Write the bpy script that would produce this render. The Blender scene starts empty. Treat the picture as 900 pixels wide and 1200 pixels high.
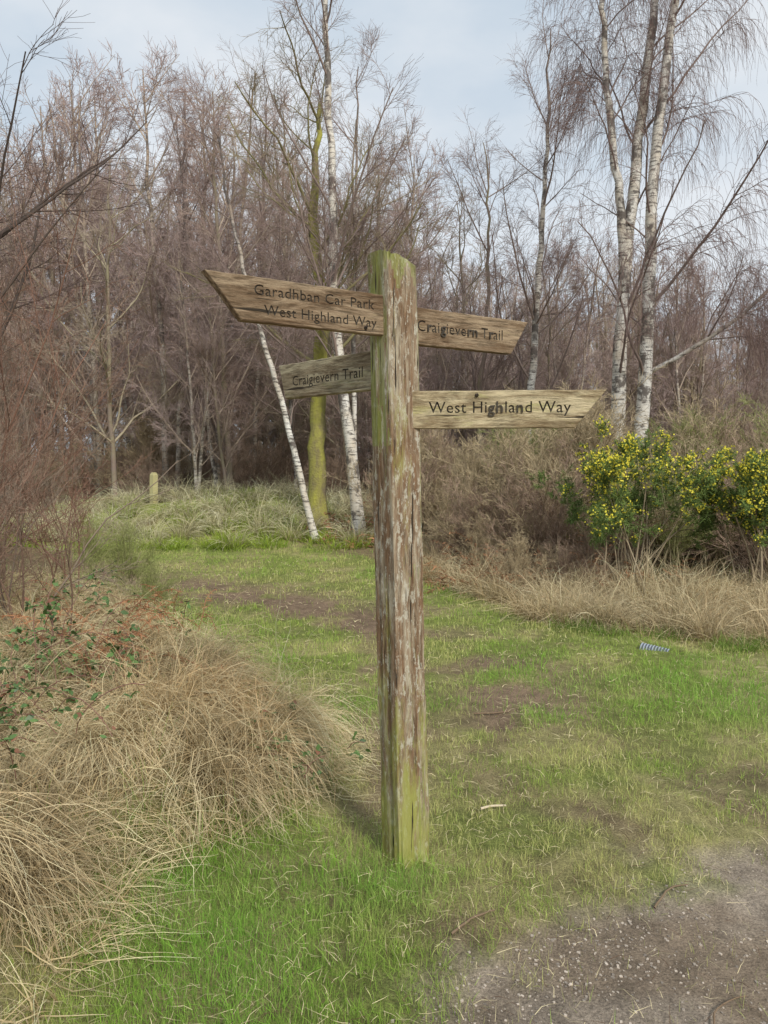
import bpy, math, numpy as np, bmesh
from mathutils import Vector, Matrix
R = np.random.RandomState(11)
scene = bpy.context.scene
scene.view_settings.view_transform = 'Standard'
try: scene.view_settings.look = 'None'
except Exception: pass
scene.view_settings.exposure = 0

# ---------------------------------------------------------------- noise
_T = np.random.RandomState(5).rand(256, 256)
def vn(x, y):
    x = np.asarray(x, float); y = np.asarray(y, float)
    xi = np.floor(x).astype(int); yi = np.floor(y).astype(int)
    fx = x-xi; fy = y-yi
    fx = fx*fx*(3-2*fx); fy = fy*fy*(3-2*fy)
    a = _T[xi & 255, yi & 255]; b = _T[(xi+1) & 255, yi & 255]
    c = _T[xi & 255, (yi+1) & 255]; d = _T[(xi+1) & 255, (yi+1) & 255]
    return (a*(1-fx)+b*fx)*(1-fy)+(c*(1-fx)+d*fx)*fy
def fbm(x, y, o=4):
    s = 0; a = .5; t = 0
    for i in range(o):
        s = s+a*vn(x*2**i+17*i, y*2**i+31*i); t += a; a *= .5
    return s/t
def sst(a, b, x):
    t = np.clip((x-a)/(b-a), 0, 1); return t*t*(3-2*t)
def nrm(v): return v/(np.linalg.norm(v, axis=-1, keepdims=True)+1e-9)

# ---------------------------------------------------------------- layout of the place
def bankx(y):      # edge of the left tussock bank
    return np.interp(y, [0, 1.5, 2.7, 3.0, 3.6, 4.2, 4.8, 6.3, 9.3, 12, 14, 20, 40],
                     [-1.0, -.98, -1.0, -.72, -.32, -.35, -.75, -1.75, -3.0, -4.8, -6.4, -11, -25])
def vergey(x):     # far edge of the mown/trodden grass
    return np.interp(x, [-30, -8, -4, -1.5, -.3, .72, 1.5, 3.0, 6, 20], [15, 15, 14, 13.3, 12.0, 9.6, 7.4, 6.4, 5.9, 5])
trail = np.array([[1.6, 2.9], [.85, 4.1], [.85, 5.4], [.1, 7.0], [-1.1, 8.4], [-2.7, 9.6], [-4.4, 11.0], [-8, 13.2], [-14, 15]])
def pdist(x, y, pts):
    d = np.full(np.shape(x), 1e9)
    for a, b in zip(pts[:-1], pts[1:]):
        ab = b-a; t = np.clip(((x-a[0])*ab[0]+(y-a[1])*ab[1])/(ab@ab), 0, 1)
        d = np.minimum(d, np.hypot(x-a[0]-t*ab[0], y-a[1]-t*ab[1]))
    return d
def m_gravel(x, y):
    e = np.interp(x, [-3, -.3, .1, .47, 1.09, 1.7, 3, 8], [1.0, 1.7, 2.05, 2.42, 2.85, 3.15, 3.5, 4.2])
    return sst(-.16, .22, e-y+.75*(fbm(x*2.2, y*2.2, 5)-.5)+.35*(fbm(x*9, y*9, 3)-.5))
def m_mud(x, y):
    d = pdist(x, y, trail)
    far = sst(6.5, 8.5, y)
    w = .34+.32*fbm(x*.7, y*.7)+.3*far
    m = np.exp(-(d/w)**2)*sst(.36, .60, fbm(x*2.2+9, y*2.2, 5)+.22*far)*1.1
    m2 = sst(.60, .74, fbm(x*1.6+40, y*1.6+3, 5))*.7*(y < 6.5)*(x > -.2)
    m3 = .8*np.exp(-((x-.25)**2/.04+(y-2.45)**2/.02))
    return np.clip(np.maximum(np.maximum(m, m2), m3), 0, 1)
def m_bank(x, y):
    return sst(0, .5, bankx(y)-x+.25*(fbm(x*3, y*3)-.5))
def m_far(x, y):
    return sst(0, .7, y-vergey(x)+.9*(fbm(x*1.2, y*1.2)-.5))
def gz(x, y):
    x = np.asarray(x, float); y = np.asarray(y, float)
    z = .06*(fbm(x*.6, y*.6)-.5)+.03*(fbm(x*3, y*3)-.5)
    bk = sst(0, .7, bankx(y)-x)
    z = z+bk*(.28+.5*(fbm(x*2.3+3, y*2.3, 2)-.45))*(1-.7*sst(6, 10, y))
    z = z+.75*np.exp(-((x+3.0)**2/9+(y-17)**2/6))+.3*np.exp(-((x+7)**2/6+(y-19)**2/9))
    z = z+.25*(fbm(x*.9, y*.9)-.4)*sst(13, 15, y)*(1-sst(19, 22, y))*sst(1, -1, x)
    z = z-.12*np.exp(-((y-vergey(x)-1.0)/.7)**2)*sst(.5, 1.5, x)
    z = z+.9*sst(18, 60, y)*fbm(x*.05, y*.05)
    z = z-.03*m_gravel(x, y)-.015*m_mud(x, y)
    return z

# ---------------------------------------------------------------- mesh helpers
def build(name, parts, mats, parent=None, smooth=True, top=True):
    V = []; F = []; C = []; M = []; o = 0
    for v, f, c, m in parts:
        V.append(v); F.append(f+o); C.append(c); M.append(np.full(len(f), m)); o += len(v)
    V = np.concatenate(V); F = np.concatenate(F); C = np.concatenate(C); M = np.concatenate(M)
    me = bpy.data.meshes.new(name)
    me.vertices.add(len(V)); me.vertices.foreach_set('co', V.astype(np.float32).ravel())
    me.loops.add(len(F)*4); me.loops.foreach_set('vertex_index', F.astype(np.int32).ravel())
    me.polygons.add(len(F)); me.polygons.foreach_set('loop_start', (np.arange(len(F))*4).astype(np.int32))
    me.polygons.foreach_set('material_index', M.astype(np.int32))
    me.polygons.foreach_set('use_smooth', np.full(len(F), smooth))
    me.update(calc_edges=True)
    ca = me.color_attributes.new('Col', 'FLOAT_COLOR', 'POINT')
    ca.data.foreach_set('color', np.concatenate([C, np.ones((len(C), 1))], 1).astype(np.float32).ravel())
    for m in mats: me.materials.append(m)
    if not top: return me
    ob = bpy.data.objects.new(name, me); scene.collection.objects.link(ob)
    if parent: ob.parent = parent
    return ob

def tubes(P, Rd, K, col, m=0):
    N, S, _ = P.shape
    t = np.empty_like(P); t[:, 1:-1] = P[:, 2:]-P[:, :-2]; t[:, 0] = P[:, 1]-P[:, 0]; t[:, -1] = P[:, -1]-P[:, -2]
    t = nrm(t)
    av = nrm(P[:, -1]-P[:, 0])
    ref = np.where(np.abs(av[:, 2:3]) > .7, np.array([[1., .13, 0]]), np.array([[0., .1, 1.]]))[:, None, :]
    u = nrm(np.cross(t, ref)); v = np.cross(t, u)
    a = np.arange(K)*2*np.pi/K
    ring = P[:, :, None, :]+Rd[:, :, None, None]*(np.cos(a)[None, None, :, None]*u[:, :, None, :]+np.sin(a)[None, None, :, None]*v[:, :, None, :])
    V = ring.reshape(-1, 3)
    n = np.arange(N)[:, None, None]; s = np.arange(S-1)[None, :, None]; k = np.arange(K)[None, None, :]
    k2 = (k+1) % K; b = n*S*K
    F = np.stack(np.broadcast_arrays(b+s*K+k, b+s*K+k2, b+(s+1)*K+k2, b+(s+1)*K+k), -1).reshape(-1, 4)
    if len(col) == N*S and N*S > N: C = np.repeat(col, K, 0)
    else: C = np.repeat(col, S*K, 0) if len(col) == N else np.broadcast_to(col, (len(V), 3))
    return V, F, C, m

def ribbons(P, W, side, col, m=0, tipcol=None):
    N, S, _ = P.shape
    V = np.stack([P-side[:, None]*W[..., None]/2, P+side[:, None]*W[..., None]/2], 2).reshape(-1, 3)
    n = np.arange(N)[:, None]; s = np.arange(S-1)[None]; b = n*S*2+s*2
    F = np.stack([b, b+1, b+3, b+2], -1).reshape(-1, 4)
    c = np.repeat(col[:, None, :], S, 1)
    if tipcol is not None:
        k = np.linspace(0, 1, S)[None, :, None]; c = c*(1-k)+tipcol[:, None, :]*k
    C = np.repeat(c.reshape(-1, 3), 2, 0)
    return V, F, C, m

def grow(P0, D, L, S, wig, trop):
    N = len(P0); P = np.empty((N, S+1, 3)); P[:, 0] = P0; d = nrm(D)
    st = (L/S)[:, None]
    for i in range(S):
        d = d+wig*R.randn(N, 3)+np.array([0, 0, trop]); d = nrm(d)
        P[:, i+1] = P[:, i]+d*st
    return P

def at(P, t):
    S = P.shape[1]-1; f = t*S; i = np.minimum(f.astype(int), S-1); f = (f-i)[:, None]
    n = np.arange(len(P))
    a = P[n, i]; b = P[n, i+1]
    return a*(1-f)+b*f, nrm(b-a), i

def spawn(P, Rd, L, n, t0, t1, a0, a1, lf, S, wig, trop, rk=.011, rmin=.002, flare=.6, lmin=0):
    """side shoots: long parents carry proportionally more of them"""
    N = len(P)
    cnt = n*L/L.mean() if N > 1 else np.array([float(n)])
    cnt = np.floor(cnt+R.rand(N)).astype(int)
    idx = np.repeat(np.arange(N), cnt)
    t = R.uniform(t0, t1, len(idx))
    Q = P[idx]; pos, tan, i = at(Q, t)
    rp = Rd[idx, i]
    pr = nrm(np.cross(tan, R.randn(len(idx), 3)))
    ang = np.radians(R.uniform(a0, a1, len(idx)))[:, None]
    D = np.cos(ang)*tan+np.sin(ang)*pr
    tt = (t-t0)/(1-t0+1e-6)
    ln = L[idx]*lf*(1-flare*tt)*R.uniform(.5, 1.2, len(idx))
    ln = np.maximum(ln, lmin*R.uniform(.7, 1.3, len(idx)))
    C = grow(pos, D, ln, S, wig, trop)
    r0 = np.minimum(rp*.6, ln*rk+rmin)
    r0 = np.maximum(r0, rmin)
    k = np.linspace(0, 1, S+1)[None]
    Rr = r0[:, None]*(1-k)+np.maximum(r0*.3, rmin*.7)[:, None]*k
    return C, Rr, ln

def trunk(pts, r0, r1, S=26, jit=.03, flare=True):
    pts = np.array(pts, float)
    s = np.r_[0, np.cumsum(np.linalg.norm(np.diff(pts, axis=0), axis=1))]; L = s[-1]
    q = np.linspace(0, L, S+1)
    P = np.stack([np.interp(q, s, pts[:, i]) for i in range(3)], 1)
    for _ in range(3): P[1:-1] = .25*P[:-2]+.5*P[1:-1]+.25*P[2:]
    P[1:, :2] += jit*R.randn(S, 2)*np.linspace(.3, 1, S)[:, None]
    k = np.linspace(0, 1, S+1)
    Rd = r0*(1-k)**.8+r1*k
    if flare: Rd[0] *= 1.5; Rd[1] *= 1.08
    return P[None], Rd[None], np.array([L])

# ---------------------------------------------------------------- materials
def newmat(name):
    m = bpy.data.materials.new(name); m.use_nodes = True
    nt = m.node_tree; b = nt.nodes['Principled BSDF']; return m, nt, b
def N_(nt, t, **k):
    n = nt.nodes.new(t)
    for a, v in k.items(): setattr(n, a, v)
    return n
def noise(nt, scale, sv=(1, 1, 1), detail=5, rough=.6, coord='Object', dist=0):
    tc = N_(nt, 'ShaderNodeTexCoord'); mp = N_(nt, 'ShaderNodeMapping'); mp.inputs['Scale'].default_value = sv
    nt.links.new(tc.outputs[coord], mp.inputs[0])
    n = N_(nt, 'ShaderNodeTexNoise'); n.inputs['Scale'].default_value = scale
    n.inputs['Detail'].default_value = detail; n.inputs['Roughness'].default_value = rough
    n.inputs['Distortion'].default_value = dist
    nt.links.new(mp.outputs[0], n.inputs['Vector']); return n.outputs['Fac']
def ramp(nt, src, stops):
    r = N_(nt, 'ShaderNodeValToRGB'); e = r.color_ramp.elements
    while len(e) < len(stops): e.new(.5)
    for el, (p, c) in zip(e, stops):
        el.position = p; el.color = (c, c, c, 1) if isinstance(c, (int, float)) else (*c, 1)
    nt.links.new(src, r.inputs[0]); return r.outputs[0]
def mix(nt, f, a, b, bt='MIX'):
    m = N_(nt, 'ShaderNodeMix', data_type='RGBA', blend_type=bt)
    for s, v in ((0, f), (6, a), (7, b)):
        if hasattr(v, 'links'): nt.links.new(v, m.inputs[s])
        elif s == 0: m.inputs[0].default_value = v
        else: m.inputs[s].default_value = (*v, 1)
    return m.outputs[2]
def bump(nt, b, h, st, dist=.01):
    n = N_(nt, 'ShaderNodeBump'); n.inputs['Strength'].default_value = st; n.inputs['Distance'].default_value = dist
    nt.links.new(h, n.inputs['Height']); nt.links.new(n.outputs[0], b.inputs['Normal'])
def vcol(name, rough=.7, trans=0, spec=.25):
    m, nt, b = newmat(name)
    a = N_(nt, 'ShaderNodeAttribute', attribute_name='Col')
    c = a.outputs['Color']
    nt.links.new(c, b.inputs['Base Color']); b.inputs['Roughness'].default_value = rough
    b.inputs['Specular IOR Level'].default_value = spec
    if trans:
        t = N_(nt, 'ShaderNodeBsdfTranslucent'); nt.links.new(c, t.inputs[0])
        ms = N_(nt, 'ShaderNodeMixShader'); ms.inputs[0].default_value = trans
        nt.links.new(b.outputs[0], ms.inputs[1]); nt.links.new(t.outputs[0], ms.inputs[2])
        nt.links.new(ms.outputs[0], nt.nodes['Material Output'].inputs[0])
    return m
M_grass = vcol('grass_blades', .6, .3, spec=.12)
M_straw = vcol('dead_grass', .6, .2, spec=.15)
M_leaf = vcol('leaf', .45, 0, spec=.3)
M_twig = vcol('twig_bark', .8, 0, spec=.12)
M_flower = vcol('gorse_flower', .6, .2)
M_stone = vcol('gravel_stone', .85)

M_ground, nt, b = newmat('ground_soil')
a = N_(nt, 'ShaderNodeAttribute', attribute_name='Col')
n1 = noise(nt, 9, detail=10, rough=.7); n2 = noise(nt, 110, detail=6, rough=.75); n3 = noise(nt, 1.1, detail=6)
c = mix(nt, 1.0, a.outputs['Color'], ramp(nt, n1, [(.3, .58), (.7, 1.3)]), 'MULTIPLY')
c = mix(nt, 1.0, c, ramp(nt, n2, [(.32, .45), (.68, 1.45)]), 'MULTIPLY')
c = mix(nt, 1.0, c, ramp(nt, n3, [(.35, .85), (.65, 1.12)]), 'MULTIPLY')
nt.links.new(c, b.inputs['Base Color']); b.inputs['Roughness'].default_value = .9
b.inputs['Specular IOR Level'].default_value = .15
hsum = N_(nt, 'ShaderNodeMath', operation='ADD'); nt.links.new(n1, hsum.inputs[0]); nt.links.new(n2, hsum.inputs[1])
bump(nt, b, hsum.outputs[0], 1.0, .016)

M_birch, nt, b = newmat('birch_bark')
a = N_(nt, 'ShaderNodeAttribute', attribute_name='Col')
l = noise(nt, 3.0, (1.5, 1.5, 9), 6, .7)
p = noise(nt, 1.1, (2.5, 2.5, 2.0), 6, .7)
c = mix(nt, 1., a.outputs['Color'], ramp(nt, noise(nt, 2, detail=3), [(.4, (1., 1., 1.)), (.65, (.8, .72, .62))]), 'MULTIPLY')
c = mix(nt, ramp(nt, l, [(.53, 0.), (.58, .9)]), c, (.08, .065, .055))
c = mix(nt, ramp(nt, p, [(.51, 0.), (.58, .95)]), c, (.11, .09, .075))
nt.links.new(c, b.inputs['Base Color']); b.inputs['Roughness'].default_value = .7
bump(nt, b, l, .5, .02)
M_moss, nt, b = newmat('mossy_bark')
c = mix(nt, ramp(nt, noise(nt, 2.2, (1, 1, .6), 6, .7), [(.38, 0.), (.62, 1.)]), (.19, .15, .09), (.40, .38, .07))
nt.links.new(c, b.inputs['Base Color']); b.inputs['Roughness'].default_value = .95
bump(nt, b, noise(nt, 30, detail=6), .9, .03)
M_bark, nt, b = newmat('brown_bark')
c = mix(nt, ramp(nt, noise(nt, 2.2, (1, 1, .6), 6, .7), [(.42, 0.), (.7, 1.)]), (.25, .19, .155), (.27, .25, .13))
nt.links.new(c, b.inputs['Base Color']); b.inputs['Roughness'].default_value = .95

def woodmat(name, sv, dark, pale, algae, alo, ahi, fine=4.0, low=False, r=(.40, .48, .56), as_=5.5):
    m, nt, b = newmat(name)
    g1 = noise(nt, 1.0, sv, 9, .78, dist=.5)
    g2 = noise(nt, fine, sv, 8, .75)
    c = mix(nt, ramp(nt, g1, [(r[0], 0.), (r[1], .4), (r[2], 1.)]), dark, pale)
    c = mix(nt, 1.0, c, ramp(nt, g2, [(.34, .42), (.5, 1.), (.7, 1.3)]), 'MULTIPLY')
    if low:
        fl = noise(nt, 2.4, tuple(s*.8 if s > 5 else s*2.2 for s in sv), 6, .8)
        c = mix(nt, ramp(nt, fl, [(.54, 0.), (.58, .8)]), c, (.62, .58, .46))
    al = noise(nt, as_, tuple(max(.3, s/max(sv)*1.6) for s in sv), 8, .78)
    if low:
        tc = N_(nt, 'ShaderNodeTexCoord'); sx = N_(nt, 'ShaderNodeSeparateXYZ'); nt.links.new(tc.outputs['Object'], sx.inputs[0])
        mr = N_(nt, 'ShaderNodeMapRange'); mr.inputs[1].default_value = 0; mr.inputs[2].default_value = .95
        mr.inputs[3].default_value = .19; mr.inputs[4].default_value = 0
        nt.links.new(sx.outputs['Z'], mr.inputs[0])
        ad = N_(nt, 'ShaderNodeMath', operation='ADD'); nt.links.new(al, ad.inputs[0]); nt.links.new(mr.outputs[0], ad.inputs[1]); al = ad.outputs[0]
    c = mix(nt, ramp(nt, al, [(alo, 0.), (ahi, .8)]), c, algae)
    cr = noise(nt, 2.2, tuple(s*1.3 if s > 5 else s*.5 for s in sv), 3, .5)
    c = mix(nt, ramp(nt, cr, [(.31, 1.), (.35, 0.)]), c, (.05, .038, .026))
    nt.links.new(c, b.inputs['Base Color']); b.inputs['Roughness'].default_value = .85
    b.inputs['Specular IOR Level'].default_value = .15
    bump(nt, b, g2, 1.0, .012)
    return m
M_post = woodmat('weathered_post_wood', (22, 22, 3.0), (.24, .145, .08), (.48, .41, .29), (.40, .41, .10), .54, .68, low=True, r=(.44, .52, .60))
M_postg = woodmat('algae_post_wood', (22, 22, 3.0), (.22, .16, .08), (.42, .39, .23), (.31, .34, .07), .44, .62, low=True)
M_bA = woodmat('sign_board_brown', (2.6, 16, 20), (.16, .10, .055), (.37, .275, .175), (.32, .32, .08), .59, .73)
M_bB = woodmat('sign_board_grey', (2.6, 16, 20), (.20, .15, .09), (.44, .38, .25), (.31, .32, .10), .55, .72)
M_bC = woodmat('sign_board_tan', (2.6, 14, 16), (.24, .17, .09), (.60, .50, .31), (.44, .44, .12), .54, .68)
M_eng, nt, b = newmat('engraved_letter')
nt.links.new(ramp(nt, noise(nt, 60), [(.3, (.03, .024, .018)), (.7, (.08, .065, .045))]), b.inputs['Base Color']); b.inputs['Roughness'].default_value = .9

# ---------------------------------------------------------------- ground sheet
def axis(lo, hi, st, far, g=1.13):
    a = list(np.arange(lo, hi+1e-6, st)); s = st; x = a[-1]
    while x < far: s *= g; x += s; a.append(x)
    s = st; x = a[0]; pre = []
    while x > -far: s *= g; x -= s; pre.append(x)
    return np.array(pre[::-1]+a)
xs = axis(-4, 4, .035, 700, 1.08); ys = axis(1.2, 9, .035, 700, 1.08)
X, Y = np.meshgrid(xs, ys, indexing='ij'); Z = gz(X, Y)
mg = m_gravel(X, Y); mm = m_mud(X, Y); mb = m_bank(X, Y); mf = m_far(X, Y)
def lerp(a, b, m): return a*(1-m[..., None])+np.array(b)*m[..., None]
C = np.broadcast_to(np.array([.24, .27, .075]), X.shape+(3,)).copy()
C = lerp(C, (.38, .33, .15), sst(.44, .62, fbm(X*1.9, Y*1.9+50))*.85)
C = lerp(C, (.27, .19, .125), mm)
C = lerp(C, (.26, .19, .10), mb)
C = lerp(C, (.28, .21, .12), mf)
C = lerp(C, (.20, .15, .10), sst(17, 24, Y)*.8)
hm = np.exp(-((X+3.0)**2/12+(Y-17)**2/7)); C = lerp(C, (.30, .35, .07), np.clip(hm*1.4, 0, 1)*sst(.35, .55, fbm(X, Y+9)))
C = lerp(C, (.43, .35, .27), mg)
C = lerp(C, (.30, .225, .155), mg*sst(.45, .65, fbm(X*1.7+5, Y*1.7, 5))*.8)
nx, ny = X.shape
i = np.arange(nx-1)[:, None]; j = np.arange(ny-1)[None]
F = np.stack([i*ny+j, (i+1)*ny+j, (i+1)*ny+j+1, i*ny+j+1], -1).reshape(-1, 4)
build('ground', [(np.stack([X, Y, Z], -1).reshape(-1, 3), F, C.reshape(-1, 3), 0)], [M_ground])

# ---------------------------------------------------------------- blades
def mkblades(x, y, L, lean, S, grav, w, col, tip=None, z0=None, az=None, wig=.05, clip=True):
    n = len(x)
    if az is None: az = R.uniform(0, 2*np.pi, n)
    D = np.stack([np.cos(az)*np.sin(lean), np.sin(az)*np.sin(lean), np.cos(lean)], 1)
    P0 = np.stack([x, y, gz(x, y)-.005 if z0 is None else z0], 1)
    P = np.empty((n, S+1, 3)); P[:, 0] = P0; d = D; st = (L/S)[:, None]
    for k in range(S):
        P[:, k+1] = P[:, k]+d*st
        d = d+wig*R.randn(n, 3); d[:, 2] -= grav; d = nrm(d)
    if clip:
        g = gz(P[:, 1:, 0], P[:, 1:, 1])+.008+.03*R.rand(n, 1)
        P[:, 1:, 2] = np.maximum(P[:, 1:, 2], g)
    side = nrm(np.cross(D, np.array([0, 0, 1.]))+.5*R.randn(n, 3))
    prof = np.linspace(1, .12, S+1); prof[0] = .8
    return ribbons(P, w[:, None]*prof[None], side, col, 0, tip)

NG = 320000
d = 1.25*np.exp(R.rand(NG)*math.log(14.5/1.25)); x = R.uniform(-1, 1, NG)*(.62*d+.7); y = d
tuft = fbm(x*6, y*6, 4); big = fbm(x*1.9+70, y*1.9, 4)
lush = np.clip(1.0*np.exp(-((x-.02)**2/.09+(y-2.75)**2/.08))+.8*np.exp(-((x+.6)**2/.10+(y-2.5)**2/.35))
               + .9*np.exp(-((x-2.2)**2/.8+(y-4.9)**2/.5))+.5*np.exp(-((x+.3)**2/.1+(y-2.1)**2/.2))+.6*sst(.53, .66, fbm(x*1.1+5, y*1.1+5)), 0, 1)
keep = (1-m_gravel(x, y)*.975)*(1-m_mud(x, y)*.92)*(1-m_bank(x, y)*.85)*(1-m_far(x, y)*.85)*np.clip(sst(.30, .50, tuft)*.9+.1+lush*.8, 0, 1)
k = R.rand(NG) < keep
x = x[k]; y = y[k]; tuft = tuft[k]; big = big[k]; lush = lush[k]; n = len(x)
L = (.012+.034*tuft+.016*R.rand(n)+.055*lush*R.rand(n))*(1+.03*y)
w = .0023*np.maximum(1, y/2.8)*R.uniform(.7, 1.3, n)
g = np.array([.30, .45, .07]); yel = np.array([.72, .65, .28]); lg = np.array([.24, .46, .065])
f = np.clip(sst(.40, .62, big)*.58+.27*R.randn(n)+.12-.55*lush, 0, 1)[:, None]
col = (g*(1-f)+yel*f)*(1-lush[:, None])+lg*lush[:, None]*(1-.5*f)+yel*.5*f*lush[:, None]
col *= R.uniform(.6, 1.3, (n, 1))
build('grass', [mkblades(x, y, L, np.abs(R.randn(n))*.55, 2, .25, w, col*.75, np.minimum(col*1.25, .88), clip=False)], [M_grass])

n = 18000
d = 1.3*np.exp(R.rand(n)*math.log(9)); x = R.uniform(-1, 1, n)*(.62*d+.5); y = d
k = R.rand(n) < (1-.7*m_gravel(x, y)); x = x[k]; y = y[k]; n = len(x)
col = np.where(R.rand(n, 1) < .7, np.array([[.74, .63, .38]]), np.array([[.15, .09, .055]]))*R.uniform(.7, 1.2, (n, 1))
build('dead_stalk_litter', [mkblades(x, y, R.uniform(.015, .09, n), np.full(n, 1.45), 3, 0, .0024*np.maximum(1, y/3), col, z0=gz(x, y)+.016, wig=.15)], [M_straw])

# ---------------------------------------------------------------- tussocks
def tussocks(cx, cy, rad, n, L, w, base, tip, grav=.3, az_b=None, lean=(.1, 1.1), S=6, vary=.2, wig=.1, hue=None):
    nc = len(cx)
    cx = np.repeat(cx, n); cy = np.repeat(cy, n); m = len(cx)
    rad = np.repeat(rad, n) if np.ndim(rad) else np.full(m, rad)
    L = np.repeat(L, n) if np.ndim(L) else np.full(m, L)
    a = R.uniform(0, 2*np.pi, m); r = rad*np.sqrt(R.rand(m))
    x = cx+r*np.cos(a); y = cy+r*np.sin(a)
    az = a+.6*R.randn(m)
    if az_b is not None:
        bx_ = np.repeat(az_b[0]+.6*R.randn(nc), n); by_ = np.repeat(az_b[1]+.6*R.randn(nc), n)
        az = np.arctan2(np.sin(az)+by_, np.cos(az)+bx_)
    br = R.uniform(.55, 1.15, (m, 1))*np.repeat(R.uniform(1-vary, 1+vary*.4, nc), n)[:, None]
    bc = np.array(base)*br; tc = np.array(tip)*br
    if hue is not None:
        h = np.clip(np.repeat(R.rand(nc)**2.6, n)+.22*R.randn(m), 0, 1)[:, None]; tc = tc*(1-h)+np.array(hue)*br*h
    return mkblades(x, y, L*R.uniform(.4, 1.15, m), R.uniform(*lean, m), S, grav, w*R.uniform(.5, 1.4, m), bc, np.minimum(tc, .95), az=az, wig=wig)
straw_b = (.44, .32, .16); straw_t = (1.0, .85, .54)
cx = []; cy = []
while len(cx) < 50:
    y_ = R.uniform(2.1, 7.5); x_ = bankx(y_)-R.uniform(.25, 2.2)
    if x_ < -1.1*y_: continue
    cx.append(x_); cy.append(y_)
cx += [-.75, -.6, -.55, -.85, -1.1, -.8, -1.3, -1.55, -.5, -.55, -1.0, -1.25]
cy += [3.35, 3.6, 4.0, 3.9, 3.6, 4.4, 2.75, 2.4, 3.75, 4.2, 4.3, 3.3]
cx = np.array(cx); cy = np.array(cy)
Lc = R.uniform(.34, .78, len(cx))*(1-.45*sst(4.3, 6, cy))
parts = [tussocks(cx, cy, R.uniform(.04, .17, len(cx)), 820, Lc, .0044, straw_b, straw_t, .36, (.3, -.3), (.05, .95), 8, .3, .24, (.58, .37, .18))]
n = 32000
y_ = R.uniform(1.9, 9, n); x_ = bankx(y_)-R.rand(n)**1.3*3+.06
k = fbm(x_*2.5, y_*2.5+7, 3) > .42; x_ = x_[k]; y_ = y_[k]; n = len(x_)
az = 6*fbm(x_*1.5, y_*1.5+20, 2)*2+.9*R.randn(n)
br = R.uniform(.45, 1.15, (n, 1))
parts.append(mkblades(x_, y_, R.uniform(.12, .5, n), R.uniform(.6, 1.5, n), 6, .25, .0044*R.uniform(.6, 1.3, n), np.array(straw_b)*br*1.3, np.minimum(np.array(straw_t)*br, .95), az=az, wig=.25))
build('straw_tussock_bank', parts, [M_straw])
n = 12000
y_ = R.uniform(1.9, 8, n); x_ = bankx(y_)-R.rand(n)*2.6+.12; k = fbm(x_*2, y_*2+77, 3) > .5; x_ = x_[k]; y_ = y_[k]; n = len(x_)
build('bank_grass', [mkblades(x_, y_, R.uniform(.1, .26, n), R.uniform(0, .8, n), 4, .15, .004*R.uniform(.7, 1.3, n), np.array([.16, .25, .05])*R.uniform(.7, 1.2, (n, 1)), np.array([.33, .47, .11])*R.uniform(.7, 1.2, (n, 1)), clip=False)], [M_grass])
n = 210
cx = R.uniform(.5, 7.5, n); cy = vergey(cx)+R.rand(n)**1.2*2.8+.1
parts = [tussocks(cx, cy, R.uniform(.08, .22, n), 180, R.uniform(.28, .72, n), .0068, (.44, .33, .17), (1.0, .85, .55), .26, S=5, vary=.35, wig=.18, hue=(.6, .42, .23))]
n = 9000
x_ = R.uniform(.3, 8, n); y_ = vergey(x_)+R.uniform(-.25, 2.8, n); br = R.uniform(.6, 1.15, (n, 1))
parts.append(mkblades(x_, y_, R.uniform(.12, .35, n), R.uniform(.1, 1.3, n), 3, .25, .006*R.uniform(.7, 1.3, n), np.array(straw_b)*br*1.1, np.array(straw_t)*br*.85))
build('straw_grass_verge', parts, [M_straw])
n = 150
cx = R.uniform(-7.5, .5, n); cy = 13.2+R.rand(n)*5.5
build('pale_tussock_grass', [tussocks(cx, cy, R.uniform(.1, .3, n), 140, R.uniform(.35, .8, n), .012, (.36, .31, .14), (1.0, .92, .60), .36, S=5, vary=.4)], [M_straw])
n = 130; cx = R.uniform(-8, -.3, n); cy = 12.8+R.rand(n)*6
build('moss_patch', [tussocks(cx, cy, R.uniform(.2, .5, n), 170, .24, .014, (.22, .30, .04), (.50, .64, .09), .2, S=3, vary=.3)], [M_grass])
n = 30; cx = R.uniform(1.5, 6, n); cy = vergey(cx)+R.uniform(-.4, .2, n)
build('lush_grass_tuft', [tussocks(cx, cy, R.uniform(.1, .3, n), 110, .15, .006, (.18, .27, .05), (.32, .46, .11), .15, lean=(.05, .9), S=4)], [M_grass])

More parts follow.
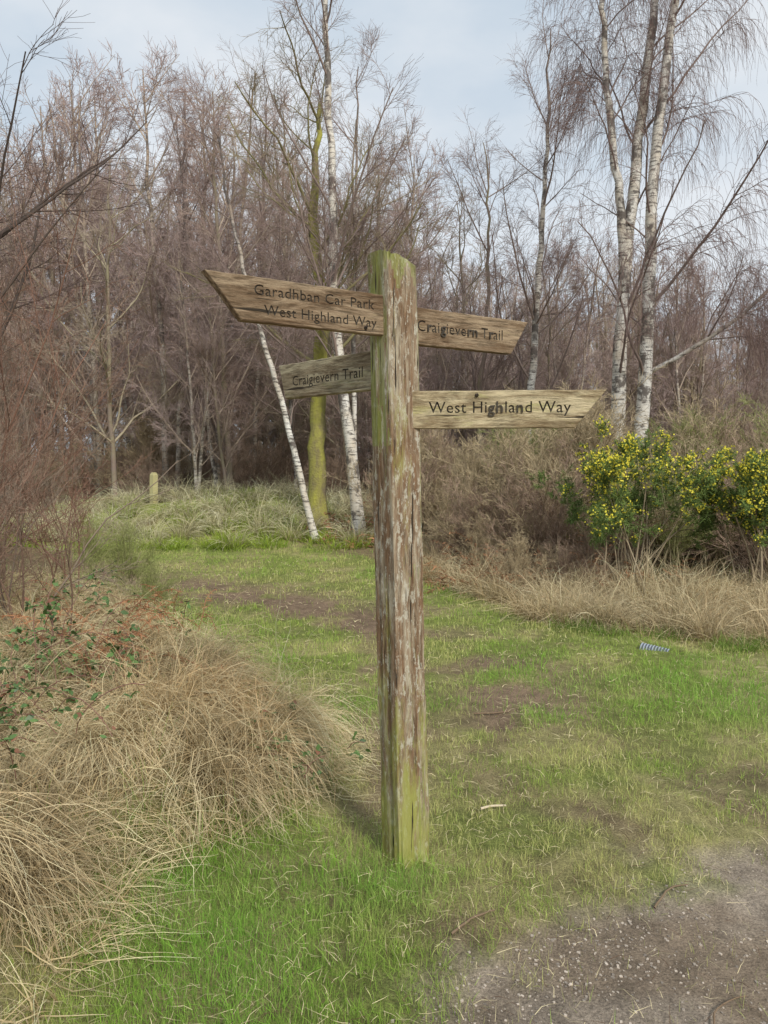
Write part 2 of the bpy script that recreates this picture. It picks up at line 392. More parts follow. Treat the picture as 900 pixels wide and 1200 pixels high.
def bracken(cx, cy, n, L, w=.012, col=(.40, .17, .08), zoff=.0, q=22):
    cx = np.repeat(cx, n)+.18*R.randn(len(cx)*n); cy = np.repeat(cy, n)+.18*R.randn(len(cy)*n); m = len(cx)
    az = R.uniform(0, 2*np.pi, m); le = R.uniform(.3, 1.3, m)
    D = np.stack([np.cos(az)*np.sin(le), np.sin(az)*np.sin(le), np.cos(le)], 1)
    ln = L*R.uniform(.6, 1.2, m)
    P = grow(np.stack([cx, cy, gz(cx, cy)+zoff], 1), D, ln, 7, .08, -.22)
    P[..., 2] = np.maximum(P[..., 2], gz(P[..., 0], P[..., 1])+.03+zoff*.6)
    cc = np.array(col)*R.uniform(.5, 1.3, (m, 1))
    out = [tubes(P, np.full((m, 8), .0022), 3, cc)]
    idx = np.repeat(np.arange(m), q); t = R.uniform(.15, 1, len(idx))
    pos, tan, _ = at(P[idx], t)
    sd = nrm(np.cross(tan, np.array([0, 0, 1.]))+.4*R.randn(len(idx), 3))*np.sign(R.randn(len(idx), 1))
    Q = grow(pos, sd+.4*tan, ln[idx]*.22*(1.15-t), 3, .25, -.15)
    out.append(ribbons(Q, np.full((len(idx), 4), w)*np.array([.6, 1, .8, .2]), nrm(tan+.4*R.randn(len(idx), 3)), cc[idx]*R.uniform(.7, 1.2, (len(idx), 1))))
    return out
build('bracken', bracken(np.array([-1.5, -1.75, -1.35, -1.6, -1.5]), np.array([4.5, 4.7, 4.2, 4.1, 4.9]), 12, .36, .006, (.42, .20, .10), zoff=.26, q=28), [M_straw])
build('bracken', bracken(R.uniform(1.0, 3.2, 20), R.uniform(9.2, 10.6, 20), 12, .8, .018, (.40, .21, .11)), [M_straw])
build('bracken', bracken(R.uniform(-1.2, .4, 12), R.uniform(13.5, 15.5, 12), 12, .7, .02, (.40, .20, .11)), [M_straw])

def bramble(pts, n=8, leafs=16, L=.5, ls=.042, zo=.12):
    cx = np.array([p[0] for p in pts]).repeat(n); cy = np.array([p[1] for p in pts]).repeat(n); m = len(cx)
    cx = cx+.12*R.randn(m); cy = cy+.12*R.randn(m)
    az = R.uniform(0, 2*np.pi, m); le = R.uniform(.2, 1.0, m)
    D = np.stack([np.cos(az)*np.sin(le), np.sin(az)*np.sin(le), np.cos(le)], 1)
    P = grow(np.stack([cx, cy, gz(cx, cy)+zo], 1), D, L*R.uniform(.6, 1.2, m), 8, .12, -.2)
    P[..., 2] = np.maximum(P[..., 2], gz(P[..., 0], P[..., 1])+zo*.8)
    out = [tubes(P, np.full((m, 9), .002), 4, np.tile([[.22, .11, .08]], (m, 1)))]
    idx = np.repeat(np.arange(m), leafs); k = len(idx)
    pos, tan, _ = at(P[idx], R.uniform(.15, 1, k))
    pos = pos+.03*R.randn(k, 3)
    for j in range(3):
        d0 = nrm(np.stack([R.randn(k), R.randn(k), .5*R.randn(k)], 1))
        nr = nrm(np.array([0, 0, 1.])+.6*R.randn(k, 3)); sd = nrm(np.cross(d0, nr))
        s = ls*R.uniform(.35, 1.1, k)[:, None]
        Q = np.stack([pos, pos+d0*s*.3, pos+d0*s*.65-nr*s*.04, pos+d0*s-nr*s*.15], 1)
        W = s*np.array([[.12, .6, .5, .05]])
        c = np.array([.08, .14, .04])*R.uniform(.6, 1.6, (k, 1)); c[R.rand(k) < .1] = (.2, .09, .05)
        out.append(ribbons(Q, W, sd, c))
    return out
build('bramble', bramble([(-1.5, 3.75), (-1.62, 3.55), (-1.75, 3.9), (-1.3, 3.8)], 7, 9, .4, .038, .26), [M_leaf])
build('bramble', bramble([(-.42, 3.55), (-.45, 3.7), (-.5, 3.65)], 4, 8, .16, .032, .16), [M_leaf])
build('bramble', bramble([(-1.4, 2.85), (-1.5, 3.1), (-1.5, 3.0)], 7, 9, .35, .034, .26), [M_leaf])
build('bramble', bramble([(-2.0, 5.6), (-2.3, 5.9), (-1.9, 5.7), (-1.5, 5.0)], 5, 8, .4, .036, .14), [M_leaf])

def stones(n, px, py, s, col):
    c = np.array([[a, b, e] for a in (-1, 1) for b in (-1, 1) for e in (-1, 1)], float)
    V = c[None]*s[:, None, None]*np.array([1, .8, .55])*R.uniform(.6, 1.2, (n, 8, 3))
    an = R.uniform(0, 6.28, n); ca, sa = np.cos(an)[:, None], np.sin(an)[:, None]
    V = np.stack([V[..., 0]*ca-V[..., 1]*sa, V[..., 0]*sa+V[..., 1]*ca, V[..., 2]], -1)
    V = V+np.stack([px, py, gz(px, py)+s*.15], 1)[:, None]
    q = np.array([[0, 1, 3, 2], [4, 6, 7, 5], [0, 4, 5, 1], [2, 3, 7, 6], [0, 2, 6, 4], [1, 5, 7, 3]])
    F = (np.arange(n)[:, None, None]*8+q[None]).reshape(-1, 4)
    return V.reshape(-1, 3), F, np.repeat(col, 8, 0), 0
n = 45000; x_ = R.uniform(-.5, 3.6, n); y_ = R.uniform(1.3, 4.0, n)
k = R.rand(n) < m_gravel(x_, y_)*(.25+.75*sst(.4, .6, fbm(x_*3, y_*3+8))); x_ = x_[k]; y_ = y_[k]; n = len(x_)
build('gravel', [stones(n, x_, y_, .001+.0045*R.rand(n)**3, np.array([.42, .355, .29])*R.uniform(.45, 1.35, (n, 1)))], [M_stone], smooth=False)

# ---------------------------------------------------------------- trees
def tree_parts(stems, spec, tw=(.31, .225, .20), limb=(.26, .20, .17), Kt=9, white=(.72, .69, .62), white_r=(.018, .045)):
    parts = []
    for P, Rd, L in stems:
        k = sst(*white_r, Rd[0])[:, None]
        tc = np.array(limb)*(1-k)+np.array(white)*k
        parts.append(tubes(P, Rd, Kt, tc, 0))
        cur = (P, Rd, L)
        for lv, s in enumerate(spec):
            s = dict(s); K = s.pop('K', 3)
            cur = spawn(*cur, **s)
            f = lv/(len(spec)-1.0)
            c = np.array(limb)*(1-f)+np.array(tw)*f
            c = c*R.uniform(.75, 1.25, (len(cur[0]), 1))
            parts.append(tubes(cur[0], cur[1], K, c, 1))
    return parts
birch_spec = [
    dict(n=24, t0=.2, t1=.97, a0=25, a1=48, lf=.36, S=9, wig=.06, trop=.035, rk=.0075, rmin=.004, K=5),
    dict(n=8, t0=.12, t1=.98, a0=22, a1=48, lf=.42, S=6, wig=.08, trop=.02, rk=.005, rmin=.003, lmin=.35),
    dict(n=6, t0=.1, t1=1, a0=20, a1=48, lf=.5, S=4, wig=.10, trop=-.02, rk=.0035, rmin=.0026, lmin=.3),
    dict(n=4, t0=.1, t1=1, a0=20, a1=48, lf=.6, S=3, wig=.12, trop=-.06, rk=.003, rmin=.0022, lmin=.2)]
def spec_mod(sp, **k):
    out = [dict(s) for s in sp]
    for key, val in k.items():
        l, nm = key.split('_', 1); out[int(l[1])][nm] = val
    return out
weep = spec_mod(birch_spec, l1_n=7, l1_trop=-.06, l2_trop=-.34, l2_n=6, l2_S=7, l2_lf=.7, l2_lmin=.8, l3_trop=-.5, l3_n=3, l3_S=5, l3_lf=.6, l3_lmin=.45, l0_n=16, l0_lf=.28, l1_wig=.13, l0_wig=.11, l0_trop=.01)

def Zb(x, y): return float(gz(x, y))-.05
def add_tree(name, stems, spec, bark, **k):
    return build(name, tree_parts(stems, spec, **k), [bark, M_twig])

bx, by = 4.25, 14.0
add_tree('birch_tree', [
    trunk([(bx, by, Zb(bx, by)), (4.22, 14, 2.2), (4.3, 14, 4.8), (4.5, 14.05, 7), (4.8, 14.2, 9.8), (5.1, 14.3, 13.5)], .15, .02),
    trunk([(4.28, 14, 4.9), (4.2, 13.9, 5.8), (3.98, 13.8, 7.1), (3.78, 13.7, 8.8), (3.5, 13.6, 11.6)], .085, .012, flare=False),
    trunk([(4.45, 13.9, Zb(bx, by)), (4.55, 13.8, 1.8), (4.72, 13.8, 3.4), (4.66, 13.8, 5.4), (4.78, 13.8, 7.6), (5.1, 13.7, 10), (5.6, 13.6, 13.6)], .14, .02),
    trunk([(4.7, 13.85, 3.1), (5.4, 13.6, 3.5), (6.4, 13.5, 4.2), (7.4, 13.4, 5.3), (8.2, 13.3, 6.2)], .042, .01, flare=False, S=18)], weep, M_birch, white_r=(.025, .045), tw=(.26, .18, .16), limb=(.22, .165, .14))
add_tree('birch_tree', [trunk([(-.45, 14.3, Zb(-.45, 14.3)), (-.55, 14.3, 1.2), (-.72, 14.3, 2.6), (-.95, 14.3, 4.5), (-.93, 14.3, 6.4), (-1.05, 14.3, 9), (-1.0, 14.3, 12.6)], .12, .01, jit=.02)],
         spec_mod(birch_spec, l0_lf=.28), M_birch)
add_tree('birch_tree', [trunk([(-.6, 15.5, Zb(-.6, 15.5)), (-.6, 15.5, 3.5), (-.55, 15.5, 6.5), (-.5, 15.5, 9.2)], .06, .01, jit=.02)],
         spec_mod(birch_spec, l0_lf=.28, l0_n=18), M_birch)
add_tree('birch_tree', [trunk([(-1.25, 14.0, Zb(-1.25, 14)), (-1.5, 14, 1.2), (-1.85, 14, 2.6), (-2.3, 14, 4.2), (-2.8, 14.1, 6.2), (-3.0, 14.2, 7.6)], .065, .01, jit=.02)],
         spec_mod(birch_spec, l0_lf=.34, l0_n=16), M_birch)
oak = [dict(n=20, t0=.3, t1=.98, a0=35, a1=65, lf=.52, S=9, wig=.13, trop=.05, rk=.010, rmin=.006, K=5),
       dict(n=9, t0=.2, t1=.98, a0=30, a1=58, lf=.42, S=6, wig=.14, trop=.05, rk=.007, rmin=.004, lmin=.4),
       dict(n=7, t0=.15, t1=1, a0=25, a1=58, lf=.5, S=4, wig=.14, trop=.04, rk=.005, rmin=.003, lmin=.3),
       dict(n=4, t0=.1, t1=1, a0=25, a1=55, lf=.6, S=3, wig=.14, trop=.03, rk=.004, rmin=.0024, lmin=.2)]
add_tree('oak_tree', [trunk([(-1.3, 15, Zb(-1.3, 15)), (-1.32, 15, 1.5), (-1.25, 15, 3), (-1.2, 15, 4.5), (-1.35, 15, 6.2), (-1.2, 15.2, 8.4)], .19, .03)],
         oak, M_moss, limb=(.27, .24, .12), tw=(.30, .24, .17))
add_tree('birch_tree', [trunk([(2.9, 16, Zb(2.9, 16)), (3.0, 16, 2.5), (3.15, 16, 5), (3.3, 16, 7.5), (3.3, 16, 10.2)], .10, .01)],
         spec_mod(birch_spec, l0_lf=.32), M_birch)
add_tree('birch_tree', [trunk([(2.2, 17, Zb(2.2, 17)), (2.1, 17, 3), (2.3, 17, 5.5), (2.2, 17, 8.4)], .07, .01)],
         spec_mod(birch_spec, l0_n=20), M_bark)
near = spec_mod(birch_spec, l0_lf=.42, l0_n=16, l1_n=7, l2_n=5, l3_n=3, l2_trop=.02, l3_trop=0, l1_rmin=.0026, l2_rmin=.002, l3_rmin=.0016, l0_rk=.006)
add_tree('bare_tree', [trunk([(-3.45, 6.6, Zb(-3.3, 6.6)), (-3.4, 6.6, 2), (-3.3, 6.6, 3.6), (-3.4, 6.6, 5), (-3.2, 6.7, 7.2)], .05, .01),
                       trunk([(-3.7, 6.4, Zb(-3.5, 6.4)), (-3.9, 6.3, 2.5), (-3.6, 6.2, 4.4), (-3.3, 6.2, 6.2)], .04, .01)],
         near, M_bark, tw=(.16, .11, .095), limb=(.11, .085, .07))
for (tx, ty, h, r, ln) in [(-5.4, 20, 10.8, .07, .4), (-4.1, 19, 9.8, .055, -.9), (-3.6, 21, 11.3, .06, .5), (-2.2, 19.5, 9.8, .055, -.5)]:
    add_tree('birch_tree', [trunk([(tx, ty, Zb(tx, ty)), (tx+ln*.3, ty, h*.3), (tx+ln*.6, ty, h*.6), (tx+ln, ty, h)], r, .012)],
             spec_mod(birch_spec, l0_lf=.32, l0_n=20, l1_n=8, l2_n=6, l3_n=3), M_birch, white=(.52, .47, .40), white_r=(.03, .05))

def variant(name, H, spec, bark, tw, limb, nst=1, r=.08):
    st = []
    for i in range(nst):
        a = R.uniform(0, 6.28); q = R.uniform(.3, 1.4)*(nst > 1)
        st.append(trunk([(0, 0, -.2), (.25*q*math.cos(a)+R.uniform(-.2, .2), .25*q*math.sin(a), H*.3), (.6*q*math.cos(a), .6*q*math.sin(a)+R.uniform(-.3, .3), H*.65), (q*math.cos(a), q*math.sin(a), H*R.uniform(.9, 1))], r, .012, S=16))
    return build(name, tree_parts(st, spec, tw=tw, limb=limb, Kt=6, white=(.50, .46, .39), white_r=(.03, .055)), [bark, M_twig], top=False)
thick = spec_mod(birch_spec, l0_rmin=.007, l1_rmin=.0055, l2_rmin=.0048, l3_rmin=.0042, l0_S=6, l1_S=4, l2_S=3, l3_S=2, l0_t0=.12, l0_n=26, l0_lf=.34, l2_n=5, l1_n=7, l3_n=4)
purple = (.43, .325, .30); brown = (.42, .335, .26)
Vs = [variant('wood_a', 10, thick, M_birch, purple, brown),
      variant('wood_b', 10, spec_mod(thick, l0_n=15), M_bark, brown, (.34, .28, .20), 2),
      variant('wood_c', 10, thick, M_bark, (.44, .32, .27), brown),
      variant('wood_d', 10, spec_mod(oak, l0_rmin=.008, l1_rmin=.006, l2_rmin=.005, l3_rmin=.0042, l0_t0=.15, l0_n=18, l1_n=8, l2_n=6, l3_n=4, l0_lf=.42, l3_S=2, l2_S=3), M_bark, brown, (.34, .29, .20)),
      variant('wood_e', 10, spec_mod(thick, l0_n=15), M_birch, purple, brown, 2, .07)]
wood = bpy.data.objects.new('distant_woodland', None); scene.collection.objects.link(wood)
def inst(parent, me, x, y, s, rz, zs=1, tilt=.0):
    o = bpy.data.objects.new('tree', me); scene.collection.objects.link(o); o.parent = parent
    o.location = (x, y, float(gz(x, y))); o.scale = (s, s, s*zs); o.rotation_euler = (R.uniform(-1, 1)*tilt, R.uniform(-1, 1)*tilt, rz)
def uh(u): return np.interp(u, [-.6, -.4, -.2, 0, .12, .3, .5], [1.24, 1.26, 1.22, 1.04, .90, .76, .66])
for _ in range(245):
    y_ = 18+R.rand()**1.3*42; x_ = R.uniform(-1, 1)*(y_*.66+3)
    if y_ < 22 and -9 < x_ < 0 and R.rand() < .5: continue
    hh = uh(x_/y_)*np.interp(y_, [18, 30, 60], [.88, 1.14, 1.5])
    inst(wood, Vs[R.randint(len(Vs))], x_, y_, hh*R.uniform(.75, 1.08), R.uniform(0, 6.28), 1, .06)
for _ in range(75):
    y_ = 17+R.rand()*14; x_ = R.uniform(-.35, 1)*(y_*.64+2)
    inst(wood, Vs[R.randint(len(Vs))], x_, y_, R.uniform(.38, .62), R.uniform(0, 6.28), 1, .08)

def shrub(H, n, spread, spec, tw, limb, rr=.012):
    parts = []
    a = R.uniform(0, 6.28, n); le = np.abs(R.randn(n))*spread
    D = np.stack([np.cos(a)*np.sin(le), np.sin(a)*np.sin(le), np.cos(le)], 1)
    L = H*R.uniform(.6, 1.1, n)
    P = grow(np.stack([.12*R.randn(n), .12*R.randn(n), np.full(n, -.05)], 1), D, L, 8, .10, .03)
    Rd = rr*np.linspace(1, .3, 9)[None]*R.uniform(.6, 1.1, (n, 1))
    parts.append(tubes(P, Rd, 5, np.array(limb)*R.uniform(.7, 1.2, (n, 1)), 0))
    cur = (P, Rd, L)
    for lv, s in enumerate(spec):
        s = dict(s); cur = spawn(*cur, **s)
        f = (lv+1)/len(spec)
        parts.append(tubes(cur[0], cur[1], 3, (np.array(limb)*(1-f)+np.array(tw)*f)*R.uniform(.6, 1.35, (len(cur[0]), 1)), 0))
    return parts, cur
sh = [dict(n=8, t0=.2, t1=.98, a0=20, a1=50, lf=.5, S=5, wig=.10, trop=.05, rk=.006, rmin=.0035),
      dict(n=6, t0=.1, t1=1, a0=20, a1=50, lf=.5, S=4, wig=.12, trop=.03, rk=.005, rmin=.003, lmin=.15),
      dict(n=5, t0=.1, t1=1, a0=20, a1=50, lf=.6, S=2, wig=.13, trop=.03, rk=.004, rmin=.0026, lmin=.1)]
thk = build('thicket_a', shrub(2.2, 20, .45, sh, (.50, .40, .25), (.38, .30, .19))[0], [M_twig], top=False)
thk2 = build('thicket_b', shrub(2.2, 22, .4, sh, (.34, .37, .13), (.30, .28, .14))[0], [M_twig], top=False)
thk3 = build('thicket_c', shrub(2.2, 18, .55, sh, (.42, .30, .22), (.32, .24, .18))[0], [M_twig], top=False)
und = bpy.data.objects.new('undergrowth_thicket', None); scene.collection.objects.link(und)
for _ in range(145):
    y_ = 18.5+R.rand()*16; x_ = R.uniform(-1, 1)*(y_*.62+2)
    inst(und, [thk, thk3, thk3][R.randint(3)], x_, y_, R.uniform(.7, 1.3), R.uniform(0, 6.28))
rs = bpy.data.objects.new('broom_thicket', None); scene.collection.objects.link(rs)
gpos = [(2.9, 9.0), (4.35, 8.8), (5.5, 8.8)]
for _ in range(85):
    x_ = R.uniform(.6, 9.5); y_ = max(10.2, vergey(x_)+3.6)+R.rand()**1.2*4.5
    if x_ < 2: y_ = max(y_, 10.5)
    inst(rs, [thk2, thk, thk3, thk][R.randint(4)], x_, y_, R.uniform(.6, 1.15), R.uniform(0, 6.28))
for _ in range(18):
    x_ = R.uniform(.8, 7); y_ = vergey(x_)+R.uniform(1.6, 3)
    if min(abs(x_-g_[0]) for g_ in gpos) < .45: continue
    inst(rs, [thk, thk3][R.randint(2)], x_, y_, R.uniform(.25, .45), R.uniform(0, 6.28))

fs = [dict(n=8, t0=.2, t1=.98, a0=20, a1=50, lf=.42, S=6, wig=.09, trop=.03, rk=.004, rmin=.002),
      dict(n=6, t0=.1, t1=1, a0=20, a1=55, lf=.48, S=5, wig=.11, trop=.0, rk=.003, rmin=.0016, lmin=.15),
      dict(n=4, t0=.1, t1=1, a0=20, a1=55, lf=.55, S=3, wig=.12, trop=.0, rk=.003, rmin=.0013, lmin=.1)]
for q_, (x_, y_, H, n) in enumerate([(-2.3, 4.7, 1.7, 6), (-2.7, 5.3, 2.4, 7), (-3.2, 5.7, 3.0, 7), (-2.95, 4.9, 2.4, 6), (-3.9, 7.2, 3.3, 8), (-2.7, 6.4, 1.6, 6), (-2.35, 3.9, 1.4, 5), (-4.4, 8.6, 3.4, 9), (-5.2, 10, 3.8, 9), (-3.5, 6.8, 3.6, 7)]):
    tw = [(.27, .175, .125), (.31, .24, .18), (.26, .145, .10)][q_ % 3]
    p, _ = shrub(H, n, .33, fs, tw, tuple(v*.8 for v in tw), .010)
    o = build('bare_sapling', p, [M_twig]); o.location = (x_, y_, float(gz(x_, y_)))
for (x_, y_, s) in [(-2.75, 8.2, .36), (-2.3, 7.6, .24), (-3.5, 9.2, .3)]:
    o = bpy.data.objects.new('broom_bush', thk2); scene.collection.objects.link(o)
    o.location = (x_, y_, float(gz(x_, y_))); o.scale = (s, s, s)

gs = [dict(n=6, t0=.5, t1=1, a0=20, a1=60, lf=.45, S=5, wig=.15, trop=.06, rk=.006, rmin=.004),
      dict(n=7, t0=.2, t1=1, a0=20, a1=60, lf=.5, S=4, wig=.15, trop=.06, rk=.006, rmin=.004),
      dict(n=7, t0=.2, t1=1, a0=25, a1=70, lf=.5, S=3, wig=.15, trop=.03, rk=.008, rmin=.004)]
def gorse(x_, y_, H, n, nf, spread=.5):
    p, cur = shrub(H, n, spread, gs, (.13, .19, .055), (.30, .24, .16), .018)
    idx = np.repeat(np.arange(len(cur[0])), 7); t = R.rand(len(idx)); pos, tan, _ = at(cur[0][idx], t)
    D = nrm(R.randn(len(idx), 3)+.4*tan)
    Q = np.stack([pos, pos+D*R.uniform(.03, .06, len(idx))[:, None]], 1)
    p.append(ribbons(Q, np.tile([[.007, .002]], (len(idx), 1)), nrm(np.cross(D, R.randn(len(idx), 3))), np.array([.15, .21, .06])*R.uniform(.6, 1.5, (len(idx), 1))))
    e = cur[0][:, -1]; sc = .5*e[:, 2]/H+.5*fbm(e[:, 0]*4+x_, e[:, 2]*4+9)+.6*R.rand(len(e))-.5*sst(0, .5, e[:, 1])
    pick = np.argsort(-sc)[:nf]
    ctr = np.repeat(e[pick], 4, 0)+.024*R.randn(len(pick)*4, 3)
    for k in range(2):
        D = nrm(R.randn(len(ctr), 3)); s = R.uniform(.010, .019, len(ctr))[:, None]
        Q = np.stack([ctr-D*s*.7, ctr, ctr+D*s*.7], 1)
        p.append(ribbons(Q, s*np.array([[.5, 1.1, .4]]), nrm(np.cross(D, R.randn(len(ctr), 3))), np.array([.95, .84, .10])*R.uniform(.8, 1.0, (len(ctr), 1)), 1))
    o = build('gorse_bush', p, [M_twig, M_flower]); o.location = (x_, y_, float(gz(x_, y_)))
gorse(2.9, 9.0, 1.75, 15, 850, .45)
gorse(4.35, 8.8, 1.6, 13, 800, .45)
gorse(5.5, 8.8, 1.6, 10, 600, .5)

# ---------------------------------------------------------------- signpost
sign = bpy.data.objects.new('wooden_signpost', None); scene.collection.objects.link(sign)
pc = (.085, 2.95); w = .069; PH = 2.335
ph = math.radians(33.5)
me = bpy.data.meshes.new('post'); V = []; Fc = []
K = 14; rows = 150
def sq(i):
    s = i/K; side = int(s) % 4; f = (s-int(s))*2-1
    x, y = [(f, -1), (1, f), (-f, 1), (-1, -f)][side]; q = 14; r = (abs(x)**q+abs(y)**q)**(1/q); return x/r, y/r
n_ = 4*K
ii, jj = np.meshgrid(np.arange(n_), np.arange(rows+1)); zz_ = -.15+(PH+.15)*jj/rows
dn_ = .004*(fbm(ii*.45+3, zz_*2.5, 4)-.5)*2*(1+1.6*np.exp(-np.maximum(zz_, 0)*2.5))+.0035*(vn(ii*1.7, zz_*1.2)-.5)
dn_ -= .010*sst(.80, .86, vn(ii*.9+30, zz_*1.1+5))
for j in range(rows+1):
    z = zz_[j, 0]
    for i in range(n_):
        x, y = sq(i); rr = w+dn_[j, i]; lx, ly = x*rr, y*rr
        cap = PH-.008-max(0, lx+w*.2)*.42-max(0, -ly-.03)*.25-.01*(abs(ly)/w)**4+.004*float(vn(np.array(i*.8), np.array(3.)))
        z2 = min(z, cap)
        gx = lx*math.cos(ph)-ly*math.sin(ph); gy = lx*math.sin(ph)+ly*math.cos(ph)
        V.append((pc[0]+gx-.0245*z2, pc[1]+gy, z2))
for j in range(rows):
    for i in range(n_): Fc.append((j*n_+i, j*n_+(i+1) % n_, (j+1)*n_+(i+1) % n_, (j+1)*n_+i))
cidx = len(V); tz = PH-.006; V.append((pc[0]-.0245*tz, pc[1], tz-.004))
for i in range(n_): Fc.append((rows*n_+i, rows*n_+(i+1) % n_, cidx))
me.from_pydata(V, [], Fc); me.materials.append(M_post); me.materials.append(M_postg)
for pl in me.polygons:
    zc = pl.center.z; nn = pl.normal
    if zc > PH-.10+.05*math.sin(pl.center.x*90) or nn.x > .75 or (nn.x < -.75 and zc > 1.6): pl.material_index = 1
post = bpy.data.objects.new('post', me); scene.collection.objects.link(post); post.parent = sign
me.shade_smooth(); me.set_sharp_from_angle(angle=math.radians(35))

def textmesh(s, x0, x1, zc, h, off):
    cu = bpy.data.curves.new('t', 'FONT'); cu.body = s; cu.size = 1; cu.offset = off; cu.resolution_u = 3
    cu.space_character = 1.06
    to = bpy.data.objects.new('t', cu); scene.collection.objects.link(to)
    cu.extrude = .006
    bpy.context.view_layer.update()
    m = bpy.data.meshes.new_from_object(to.evaluated_get(bpy.context.evaluated_depsgraph_get()))
    bpy.data.objects.remove(to)
    co = np.array([v.co[:] for v in m.vertices])
    lo = co[:, 0].min(); hi = co[:, 0].max()
    sx = (x1-x0)/(hi-lo); sy = h/.73
    for v in m.vertices:
        x, y, z = v.co
        v.co = ((x-lo)*sx+x0, -z, y*sy+zc)
    bm = bmesh.new(); bm.from_mesh(m); bmesh.ops.remove_doubles(bm, verts=bm.verts, dist=1e-5); bmesh.ops.recalc_face_normals(bm, faces=bm.faces); bm.to_mesh(m); bm.free()
    return m
def area(mesh): return sum(p.area for p in mesh.polygons)
def arm(name, start, phi, zc, a_far, a_cut, left, H, mat, texts, T=.036, slope=0):
    h = H/2; inn = .04
    for attempt in range(7):
        out = []
        def line(p, q, n):
            for i in range(n):
                t = i/n; jt = 0 if i == 0 else 1
                out.append((p[0]+(q[0]-p[0])*t+jt*R.uniform(-1, 1)*.001, p[1]+(q[1]-p[1])*t+jt*R.uniform(-1, 1)*.0013))
        if left: c = [(-a_far, h), (-a_cut, -h), (inn, -h), (inn, h)]
        else: c = [(-inn, h), (-inn, -h), (a_cut, -h), (a_far, h)]
        for i in range(4): line(c[i], c[(i+1) % 4], 22 if abs(c[i][0]-c[(i+1) % 4][0]) > .2 else 5)
        n = len(out)
        cxm = sum(p[0] for p in out)/n
        def inset(p): return (p[0]+(.003 if p[0] < cxm else -.003), p[1]-math.copysign(.003, p[1]) if abs(p[1]) > h*.9 else p[1])
        ins = [inset(p) for p in out]
        rings = [(ins, -T/2), (out, -T/2+.003), (out, T/2-.003), (ins, T/2)]
        vv = [(x, y, z) for pts, y in rings for x, z in pts]
        fs_ = [tuple(range(n)), tuple(range(4*n-1, 3*n-1, -1))]
        for r_ in range(3): fs_ += [(r_*n+i, (r_+1)*n+i, (r_+1)*n+(i+1) % n, r_*n+(i+1) % n) for i in range(n)]
        me = bpy.data.meshes.new(name); me.from_pydata(vv, [], fs_)
        bm = bmesh.new(); bm.from_mesh(me); bmesh.ops.recalc_face_normals(bm, faces=bm.faces); bm.to_mesh(me); bm.free()
        me.materials.append(mat); me.materials.append(M_eng)
        o = bpy.data.objects.new(name, me); scene.collection.objects.link(o)
        A0 = area(me); cut = []
        for (s, x0, x1, tz, th) in texts:
            m = textmesh(s, x0, x1, tz, th, .003 if attempt < 3 else 0)
            for v in m.vertices: v.co.y -= T/2+.0004*attempt
            m.materials.clear(); m.materials.append(M_eng)
            t = bpy.data.objects.new('cutter', m); scene.collection.objects.link(t); cut.append(t)
            md = o.modifiers.new('e', 'BOOLEAN'); md.operation = 'DIFFERENCE'; md.object = t; md.solver = 'EXACT'
            md.use_self = attempt % 2 == 1
            try: md.material_mode = 'TRANSFER'
            except Exception: pass
        bpy.context.view_layer.update()
        res = bpy.data.meshes.new_from_object(o.evaluated_get(bpy.context.evaluated_depsgraph_get()))
        A1 = area(res)
        ok = len(res.vertices) > 500 and A1 > A0*1.0 and A1 < A0*1.6
        print(name, attempt, len(res.vertices), A0, A1, ok)
        if ok:
            o.modifiers.clear(); o.data = res
            for t in cut: bpy.data.objects.remove(t)
            break
        if attempt < 6:
            for t in cut: bpy.data.objects.remove(t)
            bpy.data.objects.remove(o)
        else:
            o.modifiers.clear()
            for t in cut: t.parent = o; t.name = 'lettering'; t.location.y = .0052
    o.parent = sign; o.name = name
    o.location = (start[0], start[1], zc); o.rotation_euler = (0, math.radians(slope), math.radians(phi))
    return o
arm('sign_arm_car_park', (-.008, 2.90), 33.5, 2.088, .69, .565, True, .148, M_bA,
    [('Garadhban Car Park', -.52, -.045, .016, .036), ('West Highland Way', -.485, -.035, -.048, .036)])
arm('sign_arm_trail_right', (.12, 3.03), 33.5, 2.072, .585, .49, False, .142, M_bA, [('Craigievern Trail', .0, .44, -.018, .044)])
arm('sign_arm_trail_left', (-.03, 3.0), -48.6, 1.90, .646, .60, True, .15, M_bB, [('Craigievern Trail', -.54, -.06, -.022, .044)])
arm('sign_arm_highland', (.11, 2.93), -5.7, 1.742, .713, .60, False, .14, M_bC, [('West Highland Way', .06, .585, -.012, .044)])
bolts = []
for (bx_, by_, bz_) in [(-.068, 2.838, 2.035), (.345, 2.886, 1.795)]:
    P = np.array([[[bx_, by_+.004, bz_], [bx_+.002, by_-.003, bz_], [bx_+.003, by_-.005, bz_]]])
    bolts.append(tubes(P, np.array([[.007, .007, .004]]), 10, np.array([[.07, .055, .045]])))
build('bolt_heads', bolts, [M_twig], parent=sign)

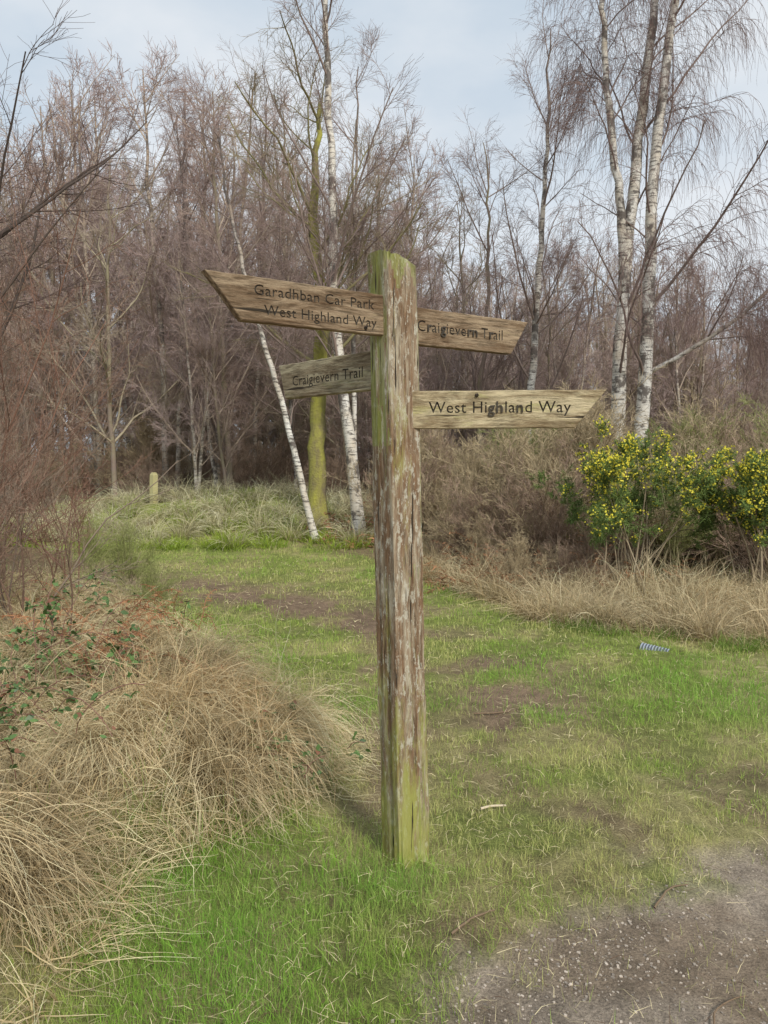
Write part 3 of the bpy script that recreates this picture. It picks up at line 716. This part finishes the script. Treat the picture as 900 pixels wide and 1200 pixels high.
# ---------------------------------------------------------------- small things
P, Rd, L = trunk([(.43, 3.33, float(gz(.43, 3.33))+.02), (.48, 3.36, float(gz(.48, 3.36))+.022), (.55, 3.37, float(gz(.55, 3.37))+.02)], .006, .004, S=8, jit=.001, flare=False)
build('fallen_stick', [tubes(P, Rd, 7, np.array([[.6, .5, .36]]))], [M_twig])
for pts, r_ in [([(.22, 2.42), (.3, 2.5), (.38, 2.53)], .005), ([(.95, 2.6), (1.05, 2.72), (1.12, 2.74)], .004), ([(.55, 4.6), (.7, 4.62), (.78, 4.66)], .006), ([(1.3, 2.2), (1.42, 2.22), (1.5, 2.3)], .004), ([(.9, 2.0), (.96, 2.12), (1.06, 2.15)], .003)]:
    P, Rd, L = trunk([(a, b_, float(gz(a, b_))+.014) for a, b_ in pts], r_, r_*.6, S=8, jit=.003, flare=False)
    build('fallen_twig', [tubes(P, Rd, 6, np.array([[.2, .14, .09]]))], [M_twig])
x_, y_ = -5.1, 17.0; z_ = float(gz(x_, y_))
P = np.array([[[x_, y_, z_-.1], [x_, y_, z_+.3], [x_+.01, y_, z_+.62], [x_+.01, y_, z_+.68]]])
build('wooden_stake', [tubes(P, np.array([[.09, .09, .088, .05]]), 4, np.array([[.52, .47, .24]]))], [M_twig], smooth=False)
sg = 48; k = np.arange(sg+1); px = 2.14+.18*k/sg; rr = .05+.003*np.sin(k*1.25)
P = np.stack([px, np.full(sg+1, 6.3)-.14*k/sg, np.full(sg+1, float(gz(2.25, 6.25))-.010)-.02*k/sg], 1)[None]
v, f, c, m = tubes(P, rr[None], 20, np.array([[.3, .3, .3]]))
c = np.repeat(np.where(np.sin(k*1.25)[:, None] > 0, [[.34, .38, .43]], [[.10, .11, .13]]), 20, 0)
build('ribbed_drain_pipe', [(v, f, c, 0)], [vcol('pipe_plastic', .5)], smooth=False)

# ---------------------------------------------------------------- light, sky
SE, SAZ = 40, 152
w_ = bpy.data.worlds.new('World'); scene.world = w_; w_.use_nodes = True
nt = w_.node_tree; nt.nodes.clear()
out = N_(nt, 'ShaderNodeOutputWorld'); sky = N_(nt, 'ShaderNodeTexSky', sky_type='NISHITA')
sky.sun_disc = False; sky.sun_elevation = math.radians(SE); sky.sun_rotation = math.radians(SAZ)
b1 = N_(nt, 'ShaderNodeBackground'); b1.inputs[1].default_value = .1; nt.links.new(sky.outputs[0], b1.inputs[0])
b2 = N_(nt, 'ShaderNodeBackground'); b2.inputs[1].default_value = 1.0
cn = noise(nt, 1.7, (1, 1, 2.2), 6, .52, 'Generated')
nt.links.new(ramp(nt, cn, [(.36, (.54, .66, .78)), (.5, (.66, .75, .84)), (.64, (.86, .90, .94))]), b2.inputs[0])
ms = N_(nt, 'ShaderNodeMixShader'); ms.inputs[0].default_value = .9
nt.links.new(b1.outputs[0], ms.inputs[1]); nt.links.new(b2.outputs[0], ms.inputs[2]); nt.links.new(ms.outputs[0], out.inputs[0])
sd = bpy.data.lights.new('sun', 'SUN'); sd.energy = 3.1; sd.angle = math.radians(10); sd.color = (1, .96, .89)
so = bpy.data.objects.new('sun', sd); scene.collection.objects.link(so)
az = math.radians(SAZ); el = math.radians(SE)
dirv = Vector((math.sin(az)*math.cos(el), math.cos(az)*math.cos(el), math.sin(el)))
so.rotation_euler = dirv.to_track_quat('Z', 'Y').to_euler(); so.location = dirv*30

cd = bpy.data.cameras.new('camera'); cam = bpy.data.objects.new('camera', cd); scene.collection.objects.link(cam)
cam.location = (0, 0, 1.55); cam.rotation_euler = (math.radians(90-3.8), 0, 0)
cd.sensor_fit = 'VERTICAL'; cd.sensor_height = 36; cd.lens = 27; cd.clip_end = 2000; cd.clip_start = .05
scene.camera = cam
